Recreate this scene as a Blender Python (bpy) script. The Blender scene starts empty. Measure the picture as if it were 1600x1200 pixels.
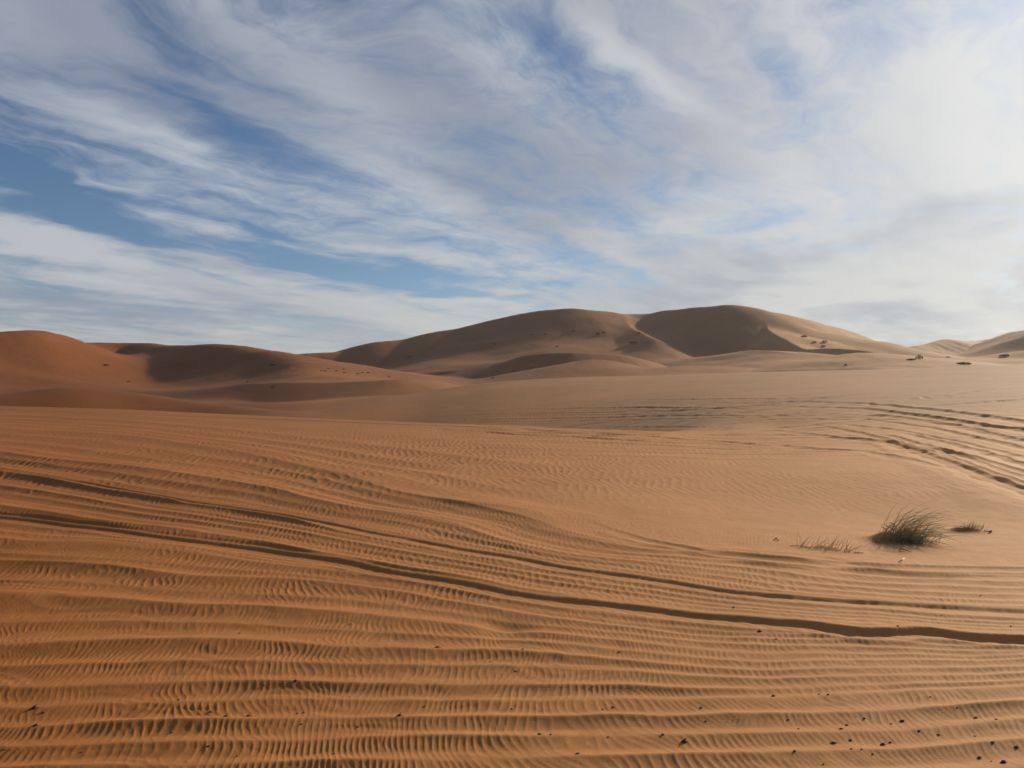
import bpy, math, random
import numpy as np
from mathutils import Vector, noise as mnoise

# ------------------------------------------------------------------ camera, sky, sun, exposure
SC = bpy.context.scene
COL = SC.collection
CAM_H = 1.6
F = 1200.0                       # focal length in photo pixels (photo is 1600 wide)
HOR = 600.0                      # photo row of the true horizon
SUN_AZ, SUN_EL = 47.0, 19.0      # degrees, azimuth to the right of the view axis (+Y)

cd = bpy.data.cameras.new("camera")
cam = bpy.data.objects.new("camera", cd)
COL.objects.link(cam)
cam.location = (0, 0, CAM_H)
cam.rotation_euler = (math.radians(90), 0, 0)
cd.sensor_width = 36.0
cd.lens = 36.0 * F / 1600.0
cd.clip_start = 0.05
cd.clip_end = 20000
SC.camera = cam

SC.view_settings.view_transform = 'Standard'
SC.view_settings.look = 'None'
SC.view_settings.gamma = 1.0
SC.view_settings.exposure = 0.0
SC.render.engine = 'CYCLES'
SC.cycles.max_bounces = 6
SC.cycles.volume_bounces = 0

az, el = math.radians(SUN_AZ), math.radians(SUN_EL)
SUN_DIR = Vector((math.sin(az) * math.cos(el), math.cos(az) * math.cos(el), math.sin(el)))
sl = bpy.data.lights.new("sun", 'SUN')
sl.energy = 5.0
sl.angle = math.radians(2.0)
sl.color = (1.0, 0.86, 0.64)
sun = bpy.data.objects.new("sun", sl)
COL.objects.link(sun)
sun.rotation_euler = SUN_DIR.to_track_quat('Z', 'Y').to_euler()


# ---- node helpers
class NT:
    def __init__(s, tree):
        s.t = tree
        s.t.nodes.clear()

    def n(s, typ, **kw):
        nd = s.t.nodes.new(typ)
        for k, v in kw.items():
            setattr(nd, k, v)
        return nd

    def put(s, sock, v):
        if isinstance(v, bpy.types.NodeSocket):
            s.t.links.new(v, sock)
        elif isinstance(v, (tuple, list)) and sock.type == 'RGBA' and len(v) == 3:
            sock.default_value = (*v, 1)
        else:
            sock.default_value = v

    def m(s, op, a, b=None, c=None, clamp=False):
        nd = s.n('ShaderNodeMath', operation=op)
        nd.use_clamp = clamp
        for i, v in enumerate((a, b, c)):
            if v is not None:
                s.put(nd.inputs[i], v)
        return nd.outputs[0]

    def vm(s, op, a, b=None, out=0):
        nd = s.n('ShaderNodeVectorMath', operation=op)
        s.put(nd.inputs[0], a)
        if b is not None:
            s.put(nd.inputs[1], b)
        return nd.outputs[out]

    def noise(s, vec, scale, detail=4, rough=0.5, dist=0.0, lac=2.0):
        nd = s.n('ShaderNodeTexNoise')
        s.put(nd.inputs['Vector'], vec)
        nd.inputs['Scale'].default_value = scale
        nd.inputs['Detail'].default_value = detail
        nd.inputs['Roughness'].default_value = rough
        nd.inputs['Distortion'].default_value = dist
        nd.inputs['Lacunarity'].default_value = lac
        return nd

    def mr(s, v, a, b, c=0.0, d=1.0, smooth=True):
        nd = s.n('ShaderNodeMapRange')
        nd.interpolation_type = 'SMOOTHSTEP' if smooth else 'LINEAR'
        for i, x in enumerate((v, a, b, c, d)):
            s.put(nd.inputs[i], x)
        return nd.outputs[0]

    def mix(s, f, a, b, blend='MIX'):
        nd = s.n('ShaderNodeMix', data_type='RGBA', blend_type=blend)
        s.put(nd.inputs[0], f)
        s.put(nd.inputs[6], a)
        s.put(nd.inputs[7], b)
        return nd.outputs[2]


def sky():
    w = bpy.data.worlds.new("World")
    SC.world = w
    w.use_nodes = True
    N = NT(w.node_tree)
    out = N.n('ShaderNodeOutputWorld')
    bg = N.n('ShaderNodeBackground')
    N.t.links.new(bg.outputs[0], out.inputs[0])
    st = N.n('ShaderNodeTexSky')
    st.sky_type = 'NISHITA'
    st.sun_disc = False
    st.sun_elevation = el
    st.sun_rotation = az
    st.altitude = 900
    st.air_density = 1.0
    st.dust_density = 0.6
    st.ozone_density = 2.0
    tc = N.n('ShaderNodeTexCoord')
    d = N.vm('NORMALIZE', tc.outputs['Generated'])
    sep = N.n('ShaderNodeSeparateXYZ')
    N.put(sep.inputs[0], d)
    x, y, z = sep.outputs
    zc = N.m('MAXIMUM', z, 0.0)
    # a flat high cloud deck: direction -> place on the deck
    den = N.m('ADD', zc, 0.10)
    cx = N.m('DIVIDE', x, den)
    cy = N.m('DIVIDE', y, den)
    deck = N.n('ShaderNodeCombineXYZ')
    N.put(deck.inputs[0], cx)
    N.put(deck.inputs[1], cy)
    # bands run towards azimuth WIND (right of the view axis)
    rot = N.n('ShaderNodeVectorRotate', rotation_type='Z_AXIS')
    N.put(rot.inputs['Vector'], deck.outputs[0])
    rot.inputs['Angle'].default_value = math.radians(36)
    w1 = N.noise(rot.outputs[0], 0.35, 3, 0.5)
    wv = N.vm('SUBTRACT', w1.outputs['Color'], (0.5, 0.5, 0.5))
    wv = N.vm('MULTIPLY', wv, (0.8, 0.8, 0))
    pos = N.vm('ADD', rot.outputs[0], wv)
    w2 = N.noise(pos, 1.6, 3, 0.55)
    wv2 = N.vm('MULTIPLY', N.vm('SUBTRACT', w2.outputs['Color'], (0.5, 0.5, 0.5)), (0.55, 0.5, 0))
    pos2 = N.vm('ADD', pos, wv2)
    streak = N.noise(N.vm('MULTIPLY', pos2, (1.0, 0.27, 1)), 1.25, 9, 0.60).outputs[0]
    fine = N.noise(N.vm('MULTIPLY', pos2, (1.0, 0.30, 1)), 5.0, 8, 0.66).outputs[0]
    puff = N.noise(N.vm('MULTIPLY', pos2, (1.0, 0.75, 1)), 3.0, 9, 0.66).outputs[0]

    # azimuth / elevation (degrees) of the direction, for the big openings and banks
    A = N.m('MULTIPLY', N.m('ARCTAN2', x, y), 57.29578)
    E = N.m('MULTIPLY', N.m('ARCSINE', z), 57.29578)
    ae = N.n('ShaderNodeCombineXYZ')
    N.put(ae.inputs[0], A)
    N.put(ae.inputs[1], E)
    wob = N.vm('MULTIPLY', N.vm('SUBTRACT', w2.outputs['Color'], (0.5, 0.5, 0.5)), (7, 5, 0))
    aev = N.vm('ADD', ae.outputs[0], wob)

    def blobs(lst):
        acc = None
        for (bx, by, la, lb, ang, amp) in lst:
            u, v = (bx - 800) / F, (HOR - by) / F
            a0 = math.degrees(math.atan2(u, 1))
            e0 = math.degrees(math.atan2(v, math.hypot(1, u)))
            k = 57.3 / F
            mp = N.n('ShaderNodeMapping', vector_type='TEXTURE')
            N.put(mp.inputs[0], aev)
            mp.inputs['Location'].default_value = (a0, e0, 0)
            mp.inputs['Rotation'].default_value = (0, 0, math.radians(-ang))
            mp.inputs['Scale'].default_value = (la * k, lb * k, 1)
            g = N.n('ShaderNodeTexGradient', gradient_type='QUADRATIC_SPHERE')
            N.put(g.inputs[0], mp.outputs[0])
            t = N.m('MULTIPLY', g.outputs[1], amp)
            acc = t if acc is None else N.m('ADD', acc, t)
        return acc
    # openings (blue) and banks: photo column/row of centre, half length, half height, slope down-right, amount
    shape = blobs(SKY_BLOBS)
    base = N.m('ADD', N.m('MULTIPLY', N.m('SUBTRACT', streak, 0.5), 2.0),
               N.m('MULTIPLY', N.m('SUBTRACT', fine, 0.5), 1.3))
    base = N.m('ADD', base, N.m('MULTIPLY', N.m('SUBTRACT', puff, 0.5), 1.7))
    cov = N.m('ADD', N.m('ADD', base, shape), 0.58)
    cov = N.m('ADD', cov, N.mr(E, 7.0, 1.0, 0.0, 0.4))
    cov = N.m('SUBTRACT', cov, N.mr(y, 0.25, -0.35, 0.0, 0.75))
    cov = N.mr(cov, 0.02, 1.05, 0.0, 1.0, True)
    dot = N.vm('DOT_PRODUCT', d, tuple(SUN_DIR), out=1)
    near_sun = N.m('POWER', N.m('MAXIMUM', dot, 0.0), 5.0)
    # cloud brightness: thick parts greyer, thin edges whiter, forward scattering near the sun
    thick = N.noise(N.vm('MULTIPLY', pos, (1.0, 0.35, 1)), 1.1, 5, 0.6).outputs[0]
    grey = N.mr(N.m('ADD', thick, N.m('MULTIPLY', blobs(GREY_BLOBS), 0.35)), 0.40, 0.78)
    ccol = N.mix(grey, CLOUD_LIT, CLOUD_GREY)
    warm = N.mr(E, 16.0, 0.0)
    ccol = N.mix(N.m('MULTIPLY', warm, 0.75), ccol, N.mix(grey, CLOUD_LOW, CLOUD_LOW_GREY))
    gain = N.m('ADD', 1.0, N.m('MULTIPLY', near_sun, SUN_GLOW))
    gv = N.n('ShaderNodeCombineXYZ')
    for i in range(3):
        N.put(gv.inputs[i], gain)
    ccol = N.mix(1.0, ccol, gv.outputs[0], 'MULTIPLY')
    skyc = N.mix(1.0, st.outputs[0], (SKY_STR * 0.84, SKY_STR * 0.96, SKY_STR * 1.10), 'MULTIPLY')
    ccol = N.mix(N.m('MULTIPLY', N.m('POWER', N.m('MAXIMUM', dot, 0.0), 3.0), 0.8), ccol, N.mix(grey, CREAM_LIT, CREAM_GREY))
    col = N.mix(N.m('MULTIPLY', cov, 0.96), skyc, ccol)
    # sunlight scattered through the thin veil round the sun
    aur = N.m('MULTIPLY', N.m('POWER', N.m('MAXIMUM', dot, 0.0), 15.0), N.mr(E, -2.0, 14.0, AUREOLE * 0.35, AUREOLE))
    ag = N.n('ShaderNodeCombineXYZ')
    for i, k_ in enumerate((1.0, 0.98, 0.92)):
        N.put(ag.inputs[i], N.m('MULTIPLY', aur, k_))
    col = N.mix(1.0, col, ag.outputs[0], 'ADD')
    N.put(bg.inputs['Color'], col)
    bg.inputs['Strength'].default_value = 1.0


HAZE = 0.00016
SKY_STR = 0.072
SUN_GLOW = 0.2
AUREOLE = 0.32
CREAM_LIT = (0.59, 0.585, 0.555)
CREAM_GREY = (0.40, 0.415, 0.44)
CLOUD_LIT = (0.48, 0.515, 0.58)
CLOUD_GREY = (0.28, 0.315, 0.40)
CLOUD_LOW = (0.58, 0.57, 0.53)
CLOUD_LOW_GREY = (0.33, 0.36, 0.43)
SKY_BLOBS = [
    (110, 312, 270, 62, 12, -1.0), (500, 398, 340, 62, 13, -1.15), (640, 432, 200, 45, 8, -0.9), (60, 130, 240, 60, 12, -0.3), (150, 70, 360, 110, 15, 0.12),
    (380, 190, 260, 60, 22, -0.5), (40, 230, 200, 60, 10, -0.45), (850, 448, 110, 26, 4, -0.7),
    (300, 60, 420, 110, 20, -0.18), (1170, 345, 120, 22, -12, -0.4), (1230, 130, 170, 60, 50, -0.4),
    (880, 90, 260, 60, 35, -0.25),
    (300, 440, 460, 70, 9, 0.5), (60, 360, 220, 45, 10, 0.45), (330, 260, 420, 45, 17, 0.35),
    (760, 330, 330, 90, 20, 0.3), (1020, 90, 260, 40, 32, 0.4), (1480, 150, 360, 260, 30, 0.5),
    (1150, 420, 420, 80, 0, 0.35), (760, 470, 170, 28, 5, 0.6), (950, 500, 900, 60, 0, 0.3),
    (600, 160, 300, 60, 35, 0.2), (1350, 450, 520, 170, 0, 0.7), (1500, 250, 300, 250, 0, 0.4), (700, 462, 150, 24, -4, 0.5), (800, 300, 1100, 330, 12, 0.12),
]
GREY_BLOBS = [
    (220, 70, 520, 150, 18, 1.1), (950, 270, 420, 150, 15, 0.7), (620, 100, 300, 110, 35, 0.4),
    (760, 300, 260, 80, 15, 1.0), (200, 490, 500, 45, 3, 0.9), (1250, 400, 330, 50, 0, 0.8),
    (1400, 500, 300, 40, 0, 0.7), (1500, 330, 200, 40, -10, 0.6), (1180, 450, 200, 30, 5, 0.6), (340, 240, 300, 40, 17, -1.0), (740, 465, 170, 30, 5, -1.3),
    (80, 380, 260, 50, 10, -0.9), (1000, 100, 240, 40, 32, -0.9), (1080, 300, 260, 60, 10, -0.6),
    (1100, 355, 260, 25, 3, -0.8), (1330, 460, 300, 22, -4, -0.8), (700, 130, 400, 120, 35, 0.4),
]
sky()

# ------------------------------------------------------------------ numeric helpers
RNG = np.random.default_rng(11)


def sstep(a, b, x):
    t = np.clip((x - a) / (b - a), 0, 1)
    return t * t * (3 - 2 * t)


def grf(n, kfun, seed):
    r = np.random.default_rng(seed)
    w = np.fft.fft2(r.standard_normal((n, n)))
    k = np.fft.fftfreq(n) * n
    ky, kx = np.meshgrid(k, k, indexing='ij')
    return np.fft.ifft2(w * kfun(kx, ky))


def bil(tile, x, y):
    n = tile.shape[0]
    xi = np.floor(x)
    yi = np.floor(y)
    fx = (x - xi).astype(np.float32)
    fy = (y - yi).astype(np.float32)
    i0 = xi.astype(np.int64) % n
    j0 = yi.astype(np.int64) % n
    i1 = (i0 + 1) % n
    j1 = (j0 + 1) % n
    return (tile[j0, i0] * (1 - fx) * (1 - fy) + tile[j0, i1] * fx * (1 - fy)
            + tile[j1, i0] * (1 - fx) * fy + tile[j1, i1] * fx * fy)


def fbm_tile(beta=1.8, lo=3, hi=200, n=1024, seed=1):
    def kf(kx, ky):
        k = np.hypot(kx, ky)
        k[0, 0] = 1
        f = k ** (-beta) * (k >= lo) * np.exp(-(k / hi) ** 2)
        f[0, 0] = 0
        return f
    t = grf(n, kf, seed).real
    return (t / t.std()).astype(np.float32)


FB = fbm_tile(1.7, 3, 180, 1024, 5)
FB2 = fbm_tile(1.2, 8, 220, 1024, 9)


def smooth_tile(seed, n=512, k0=5.0, kw=2.2):
    t = grf(n, lambda kx, ky: np.exp(-((np.hypot(kx, ky) - k0) / kw) ** 2), seed).real
    return (t / t.std()).astype(np.float32)


FS = smooth_tile(21)


def sn(x, y, size, seed=0):
    """very smooth noise, unit variance, one bump per size metres or so"""
    s = 102.0 / size
    return bil(FS, x * s + 57.7 * seed, y * s + 93.1 * seed)


def nz(x, y, size, seed=0, t=FB):
    """smooth noise, unit variance; size = metres of the largest features"""
    s = 340.0 / size
    return bil(t, x * s + 131.7 * seed, y * s + 77.3 * seed)


def ripple_tile(n, lam, dang, drad, seed):
    k0 = n / lam

    def kf(kx, ky):
        k = np.hypot(kx, ky)
        a = np.arctan2(ky, kx)
        return np.exp(-((k - k0) / (drad * k0)) ** 2 / 2 - (a / dang) ** 2 / 2)
    t = grf(n, kf, seed)
    return (t / np.abs(t).mean()).astype(np.complex64)


RT = ripple_tile(2048, 16, 0.17, 0.09, 3)


def ripples(x, y, lam, ang, seed=0, sharp=1.6):
    """wind ripples; crests run at angle ang (deg) from +Y"""
    c, s = math.cos(math.radians(ang)), math.sin(math.radians(ang))
    X = (x * c + y * s) * 16 / lam + 313 * seed
    Y = (-x * s + y * c) * 16 / lam + 171 * seed
    v = bil(RT, X, Y)
    ph = np.angle(v)
    am = np.clip(np.abs(v) * 1.6, 0, 1)
    ph = ph + 0.35 * np.sin(ph)
    h = ((1 + np.cos(ph)) * 0.5) ** sharp
    return (h - 0.4) * am


# ------------------------------------------------------------------ the sand sheet: grid
def pxth(p):
    return math.atan((p - 800.0) / F)


QUAL = 1.0
th_front = np.arctan((np.arange(-230, 1831, 1.45 / QUAL) - 800.0) / F)
t0, t1 = th_front[0], th_front[-1]
right = [t1]
step = math.radians(0.08)
while right[-1] < math.pi - 0.06:
    step = min(step * 1.06, math.radians(3))
    right.append(right[-1] + step)
left = [t0]
step = math.radians(0.08)
while left[-1] > -math.pi + 0.06:
    step = min(step * 1.06, math.radians(3))
    left.append(left[-1] - step)
TH = np.concatenate([np.array(left[1:])[::-1], th_front, np.array(right[1:])])


def geom(a, b, r):
    n = int(math.log(b / a) / math.log(r))
    return a * (b / a) ** (np.arange(n) / n)


R = np.concatenate([geom(0.4, 2.5, 1.03), geom(2.5, 34, 1 + 0.0036 / QUAL), geom(34, 110, 1 + 0.005 / QUAL),
                    geom(110, 420, 1 + 0.0042 / QUAL), geom(420, 4000, 1.06), [4000.0]])
NT_, NR = len(TH), len(R)
TT, RR = np.meshgrid(TH, R, indexing='ij')          # [col,row]
X = RR * np.sin(TT)
Yw = RR * np.cos(TT)
THc = np.clip(TH, -math.radians(58), math.radians(58))
PXc = 800 + F * np.tan(THc)                          # photo column of each grid column
YY = RR * np.cos(THc)[:, None]                       # depth along the view axis
PX = np.repeat(PXc[:, None], NR, 1)
print("grid", NT_, NR, NT_ * NR)


def curve(pts, sm=25.0):
    """smooth 1-D curve through (px, value) control points, sampled at grid columns"""
    pts = np.array(pts, float)
    g = np.arange(-1300, 2900, 4.0)
    v = np.interp(g, pts[:, 0], pts[:, 1])
    # straight continuation on both ends
    s0 = (pts[1, 1] - pts[0, 1]) / (pts[1, 0] - pts[0, 0])
    s1 = (pts[-1, 1] - pts[-2, 1]) / (pts[-1, 0] - pts[-2, 0])
    v = np.where(g < pts[0, 0], pts[0, 1] + 0.6 * s0 * np.maximum(g - pts[0, 0], -400), v)
    v = np.where(g > pts[-1, 0], pts[-1, 1] + 0.6 * s1 * np.minimum(g - pts[-1, 0], 400), v)
    k = int(3 * sm / 4)
    ker = np.exp(-0.5 * (np.arange(-k, k + 1) * 4 / sm) ** 2)
    ker /= ker.sum()
    vp = np.pad(v, k, mode='edge')
    v = np.convolve(vp, ker, 'valid')
    return np.interp(PXc, g, v)


# ---- near dune flank with its long low crest
NC_Y = curve([(-600, 36), (0, 36), (400, 33), (800, 27), (1000, 25), (1300, 24), (1600, 24)], 60)
NC_P = curve([(-600, 628), (0, 635), (200, 640), (400, 650), (600, 659), (800, 667), (1000, 674), (1200, 684), (1600, 690)], 40)
nc_z = CAM_H - (NC_P - HOR) / F * NC_Y
nc_z = np.maximum(nc_z, -0.05)
t = YY / NC_Y[:, None]
drop = sstep(1180, 860, PXc)[:, None]
B = nc_z[:, None] * sstep(0.12, 1.04, np.minimum(t, 1))
dd = np.maximum(YY - NC_Y[:, None], 0)
B = B - drop * 0.2 * (np.sqrt(dd ** 2 + 1.0) - 1.0)
B = np.maximum(B, -4.5)
# shallow hollow with the grass
B = B - 0.16 * np.exp(-(((X - 4.6) / 2.6) ** 2 + ((Yw - 10.5) / 3.2) ** 2))

# ---- the middle slope rising behind
MC_P = curve([(-600, 720), (0, 690), (200, 668), (330, 656), (400, 648), (494, 640), (572, 625), (650, 615),
              (700, 606), (775, 596), (900, 589), (1000, 587), (1200, 581), (1400, 577), (1500, 573), (1600, 569), (2000, 560)], 16)
MC_Y = curve([(-600, 50), (0, 54), (400, 62), (700, 80), (1000, 92), (1600, 98)], 60)
m_zc = CAM_H - (MC_P - HOR) / F * MC_Y
m_y0 = curve([(-600, 30), (0, 32), (600, 30), (1000, 24), (1300, 21), (1600, 20)], 60)
m_z0 = curve([(-600, -3), (0, -3), (600, -3.4), (900, -2.6), (1100, -0.7), (1300, -0.05), (1600, 0.0)], 60)
t = np.clip((YY - m_y0[:, None]) / (MC_Y - m_y0)[:, None], 0, 1)
M = m_z0[:, None] + (m_zc - m_z0)[:, None] * (0.62 * t + 0.38 * sstep(0, 1, t) - 0.10 * t * t * t * sstep(0.6, 1, t) * 0)
dd = np.maximum(YY - MC_Y[:, None], 0)
M = M - 0.05 * np.maximum(m_y0[:, None] + 2 - YY, 0)
M = M - 0.24 * (np.sqrt(dd ** 2 + 4.0) - 2.0)


def smax(a, b, k):
    h = np.clip(0.5 + 0.5 * (a - b) / k, 0, 1)
    return b + (a - b) * h + k * h * (1 - h)


Z = smax(B, M, 0.12)

# ---- far dunes: crest lines (photo column, row, distance) with a slope to the camera side and to the far side
FAR0 = int(np.searchsorted(R, 40.0))
colsF = (TH > -math.radians(75)) & (TH < math.radians(75))
Xf, Yf = X[:, FAR0:], Yw[:, FAR0:]


def spline(pts, k=6):
    P = np.array(pts, float)
    n = len(P)
    out = []
    for i in range(n - 1):
        p0, p1, p2, p3 = P[max(i - 1, 0)], P[i], P[i + 1], P[min(i + 2, n - 1)]
        for j in range(k):
            t = j / k
            out.append(0.5 * (2 * p1 + (p2 - p0) * t + (2 * p0 - 5 * p1 + 4 * p2 - p3) * t * t + (3 * p1 - p0 - 3 * p2 + p3) * t ** 3))
    out.append(P[-1])
    return np.array(out)


def ridge(Zf, pts, front, back, rnd=0.6, k=2.0, steep_len=1e9, foot=0.35, sub=4, endslope=None, wob=0.0):
    """front/back: slopes on the camera side / far side. beyond steep_len metres the slope eases to foot*slope."""
    P = spline(pts, sub)
    Y = P[:, 2]
    x = (P[:, 0] - 800) / F * Y
    z = CAM_H + (HOR - P[:, 1]) / F * Y
    fr = P[:, 3] if P.shape[1] > 3 else np.full(len(P), front)
    zmax = z.max()
    reach = min((zmax + 8) / (min(fr.min(), back) * (foot if steep_len < 1e8 else 1.0)) * 1.15 + 20, 260)
    m = (Xf > x.min() - reach) & (Xf < x.max() + reach) & (Yf > Y.min() - reach) & (Yf < Y.max() + reach) & (Yf > 38)
    idx = np.nonzero(m)
    qx, qy = Xf[idx], Yf[idx]
    if wob:
        qx = qx + wob * sn(qx, qy, 60, 3)
        qy = qy + wob * sn(qx, qy, 60, 4)
    h = np.full(len(qx), -1e9)
    for i in range(len(x) - 1):
        ax, ay, bx, by = x[i], Y[i], x[i + 1], Y[i + 1]
        ex, ey = bx - ax, by - ay
        L2 = ex * ex + ey * ey + 1e-9
        t = np.clip(((qx - ax) * ex + (qy - ay) * ey) / L2, 0, 1)
        dx, dy = qx - (ax + t * ex), qy - (ay + t * ey)
        d = np.sqrt(dx * dx + dy * dy)
        side = (-dx * ey + dy * ex) / math.sqrt(L2)     # >0 : far side when the line runs left to right
        wf = sstep(-1, 1, np.clip(side / np.maximum(d, 1e-6), -1, 1))
        sl = (fr[i] + t * (fr[i + 1] - fr[i])) * (1 - wf) + back * wf
        de = np.sqrt(d * d + rnd * rnd) - rnd
        if steep_len < 1e8:
            LL = steep_len * 1.3
            de = foot * de + (1 - foot) * LL * (1 - np.exp(-de / LL))
        h = np.maximum(h, z[i] + t * (z[i + 1] - z[i]) - sl * de)
    Zf[idx] = smax(Zf[idx], h, k)


Zf = Z[:, FAR0:].copy()
# valley floor with gentle swells, rising slowly away from here
rr = np.hypot(Xf, Yf)
floor = -3.2 + 0.7 * sn(Xf, Yf, 70, 1) * sstep(60, 120, rr) + 0.012 * np.maximum(rr - 140, 0)
floor = floor + sstep(380, 900, rr) * (3 + 5 * sn(Xf, Yf, 300, 2))
Zf = smax(Zf, floor, 1.5)
exec_ridges = [
    # the low dark mound at left, just behind the near crest
    dict(pts=[(-200, 622, 60), (0, 613, 64), (47, 610, 66), (103, 600, 68), (160, 605, 70), (219, 613, 70), (281, 623, 70), (360, 631, 69), (430, 640, 68)],
         front=0.30, back=0.22, k=0.6, rnd=1.0),
    # low dunes at centre left
    dict(pts=[(210, 622, 92), (300, 628, 90), (344, 629, 88), (430, 628, 88), (520, 626, 90), (600, 621, 92)], front=0.16, back=0.10, k=0.5, rnd=1.5),
    dict(pts=[(200, 613, 118), (300, 610, 116), (400, 607, 112), (500, 606, 108), (560, 602, 106), (620, 598, 106), (660, 601, 110), (690, 608, 114)],
         front=0.26, back=0.18, k=0.3, rnd=0.4),
    # great dune at left with its hollow
    dict(pts=[(-500, 524, 125), (-150, 521, 140), (0, 517, 150), (52, 515, 158), (75, 520, 170), (110, 532, 188), (165, 535, 198), (220, 537, 200),
              (262, 541, 190), (340, 542, 172), (400, 546, 160), (440, 552, 152), (462, 560, 146), (480, 574, 136), (500, 592, 124)],
         front=0.56, back=0.24, k=8.0, rnd=5.0, steep_len=13, foot=0.42),
    # central massif, left peak
    dict(pts=[(420, 562, 270), (465, 553, 272), (545, 548, 280), (575, 540, 284), (600, 531, 287), (640, 528, 292), (680, 520, 292), (720, 515, 294),
              (760, 505, 296), (800, 495, 298), (850, 486, 300), (895, 482, 298), (940, 486, 300), (965, 491, 305), (985, 492, 315), (1000, 497, 322)],
         front=0.50, back=0.40, k=4.0, rnd=6.0, steep_len=34, foot=0.60),
    # spur between the two peaks
    dict(pts=[(965, 491, 305), (975, 500, 290), (985, 511, 276), (1000, 520, 264), (1022, 530, 250)], front=0.40, back=0.55, k=1.2, rnd=1.0, steep_len=10, foot=0.5),
    # right peak
    dict(pts=[(1000, 498, 320), (1040, 488, 300), (1080, 481, 288), (1115, 478, 284), (1140, 477, 281), (1170, 482, 280), (1200, 489, 282), (1230, 494, 288),
              (1260, 500, 296), (1300, 512, 308), (1350, 530, 320), (1400, 548, 326), (1450, 562, 330)],
         front=0.62, back=0.40, k=4.0, rnd=6.0, steep_len=60, foot=0.6),
    # sharp arete with the bright face on its right
    dict(pts=[(1185, 492, 280), (1195, 504, 268), (1203, 514, 254), (1215, 527, 240), (1237, 538, 228), (1262, 545, 216), (1300, 544, 208), (1345, 545, 200),
              (1390, 552, 190), (1430, 562, 180)],
         front=0.58, back=0.32, k=0.8, rnd=0.4, steep_len=40, foot=0.5),
    # dune at far right
    dict(pts=[(1370, 560, 272), (1402, 548, 276), (1440, 539, 290), (1475, 530, 306), (1510, 531, 322), (1542, 530, 336), (1565, 525, 318), (1600, 517, 290),
              (1700, 500, 262), (1950, 490, 240), (2400, 500, 240)], front=0.42, back=0.4, k=2.5, rnd=1.5, steep_len=25, foot=0.5),
    # lower ridges in front of the massif
    dict(pts=[(600, 590, 185), (634, 585, 188), (681, 581, 190), (737, 577, 190), (775, 570, 188), (822, 556, 184), (869, 551, 182), (905, 550, 182),
              (960, 553, 184), (1010, 560, 188), (1045, 570, 192), (1075, 577, 194)], front=0.55, back=0.12, k=0.6, rnd=0.6, steep_len=12, foot=0.5),
    dict(pts=[(650, 600, 150), (760, 592, 150), (800, 586, 150), (850, 575, 152), (900, 566, 152), (935, 562, 152), (980, 571, 154), (1020, 580, 156)],
         front=0.20, back=0.2, k=1.5, rnd=1.5),
    dict(pts=[(1060, 572, 228), (1090, 562, 224), (1128, 552, 218), (1165, 547, 212), (1195, 549, 206), (1225, 553, 200)], front=0.3, back=0.1, k=0.8, rnd=0.5, steep_len=8),
    dict(pts=[(960, 586, 140), (1010, 579, 142), (1050, 573, 146), (1100, 571, 150), (1140, 572, 152), (1180, 576, 152), (1215, 574, 150), (1275, 561, 150),
              (1340, 552, 152), (1400, 553, 156), (1440, 562, 158)], front=0.13, back=0.22, k=1.0, rnd=1.5),
    dict(pts=[(1200, 578, 116), (1270, 575, 116), (1340, 573, 116), (1400, 573, 118), (1450, 577, 120)], front=0.25, back=0.12, k=0.3, rnd=0.4),
    dict(pts=[(1440, 574, 190), (1490, 568, 188), (1540, 562, 185), (1575, 553, 180), (1620, 545, 176), (1800, 530, 170)], front=0.2, back=0.15, k=1.0, rnd=1.0),
    # behind and outside the frame, to close the horizon
    dict(pts=[(1800, 560, 420), (2400, 530, 400), (3200, 520, 380)], front=0.3, back=0.3, k=3, rnd=3),
    dict(pts=[(-2200, 520, 260), (-1300, 530, 250), (-700, 525, 230), (-300, 530, 220)], front=0.3, back=0.3, k=3, rnd=3),
]
for rdg in exec_ridges:
    ridge(Zf, **rdg)
def blur2(A, sc, sr):
    for ax, sg in ((0, sc), (1, sr)):
        k = int(3 * sg)
        ker = np.exp(-0.5 * (np.arange(-k, k + 1) / sg) ** 2)
        ker /= ker.sum()
        pad = [(0, 0), (0, 0)]
        pad[ax] = (k, k)
        P_ = np.pad(A, pad, mode='edge')
        out_ = np.zeros_like(A)
        for i_, w_ in enumerate(ker):
            out_ += w_ * (P_[i_:i_ + A.shape[0]] if ax == 0 else P_[:, i_:i_ + A.shape[1]])
        A = out_
    return A


# wind has filled and rounded the inside of the left hollow
c0, c1 = np.searchsorted(PXc[(TH > -1) & (TH < 1)], [-60, 420]) + np.argmax(TH > -1)
r0, r1_ = np.searchsorted(R[FAR0:], [85, 240])
sub_ = Zf[c0:c1, r0:r1_]
bl_ = blur2(sub_, 20, 7)
pxs_ = PX[c0:c1, FAR0 + r0:FAR0 + r1_]
yy_ = YY[c0:c1, FAR0 + r0:FAR0 + r1_]
crY = np.interp(pxs_, [0, 52, 110, 165, 220, 262, 340, 400], [150, 158, 188, 198, 200, 190, 172, 160])
wm = sstep(40, 110, pxs_) * sstep(400, 330, pxs_) * sstep(crY - 8, crY - 26, yy_) * sstep(88, 100, yy_)
Zf[c0:c1, r0:r1_] = sub_ * (1 - wm) + bl_ * wm
c0, c1 = np.searchsorted(PXc[(TH > -1) & (TH < 1)], [-190, 640]) + np.argmax(TH > -1)
r0, r1_ = np.searchsorted(R[FAR0:], [48, 100])
sub_ = Zf[c0:c1, r0:r1_]
wm = sstep(50, 56, YY[c0:c1, FAR0 + r0:FAR0 + r1_]) * sstep(97, 88, YY[c0:c1, FAR0 + r0:FAR0 + r1_])
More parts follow.
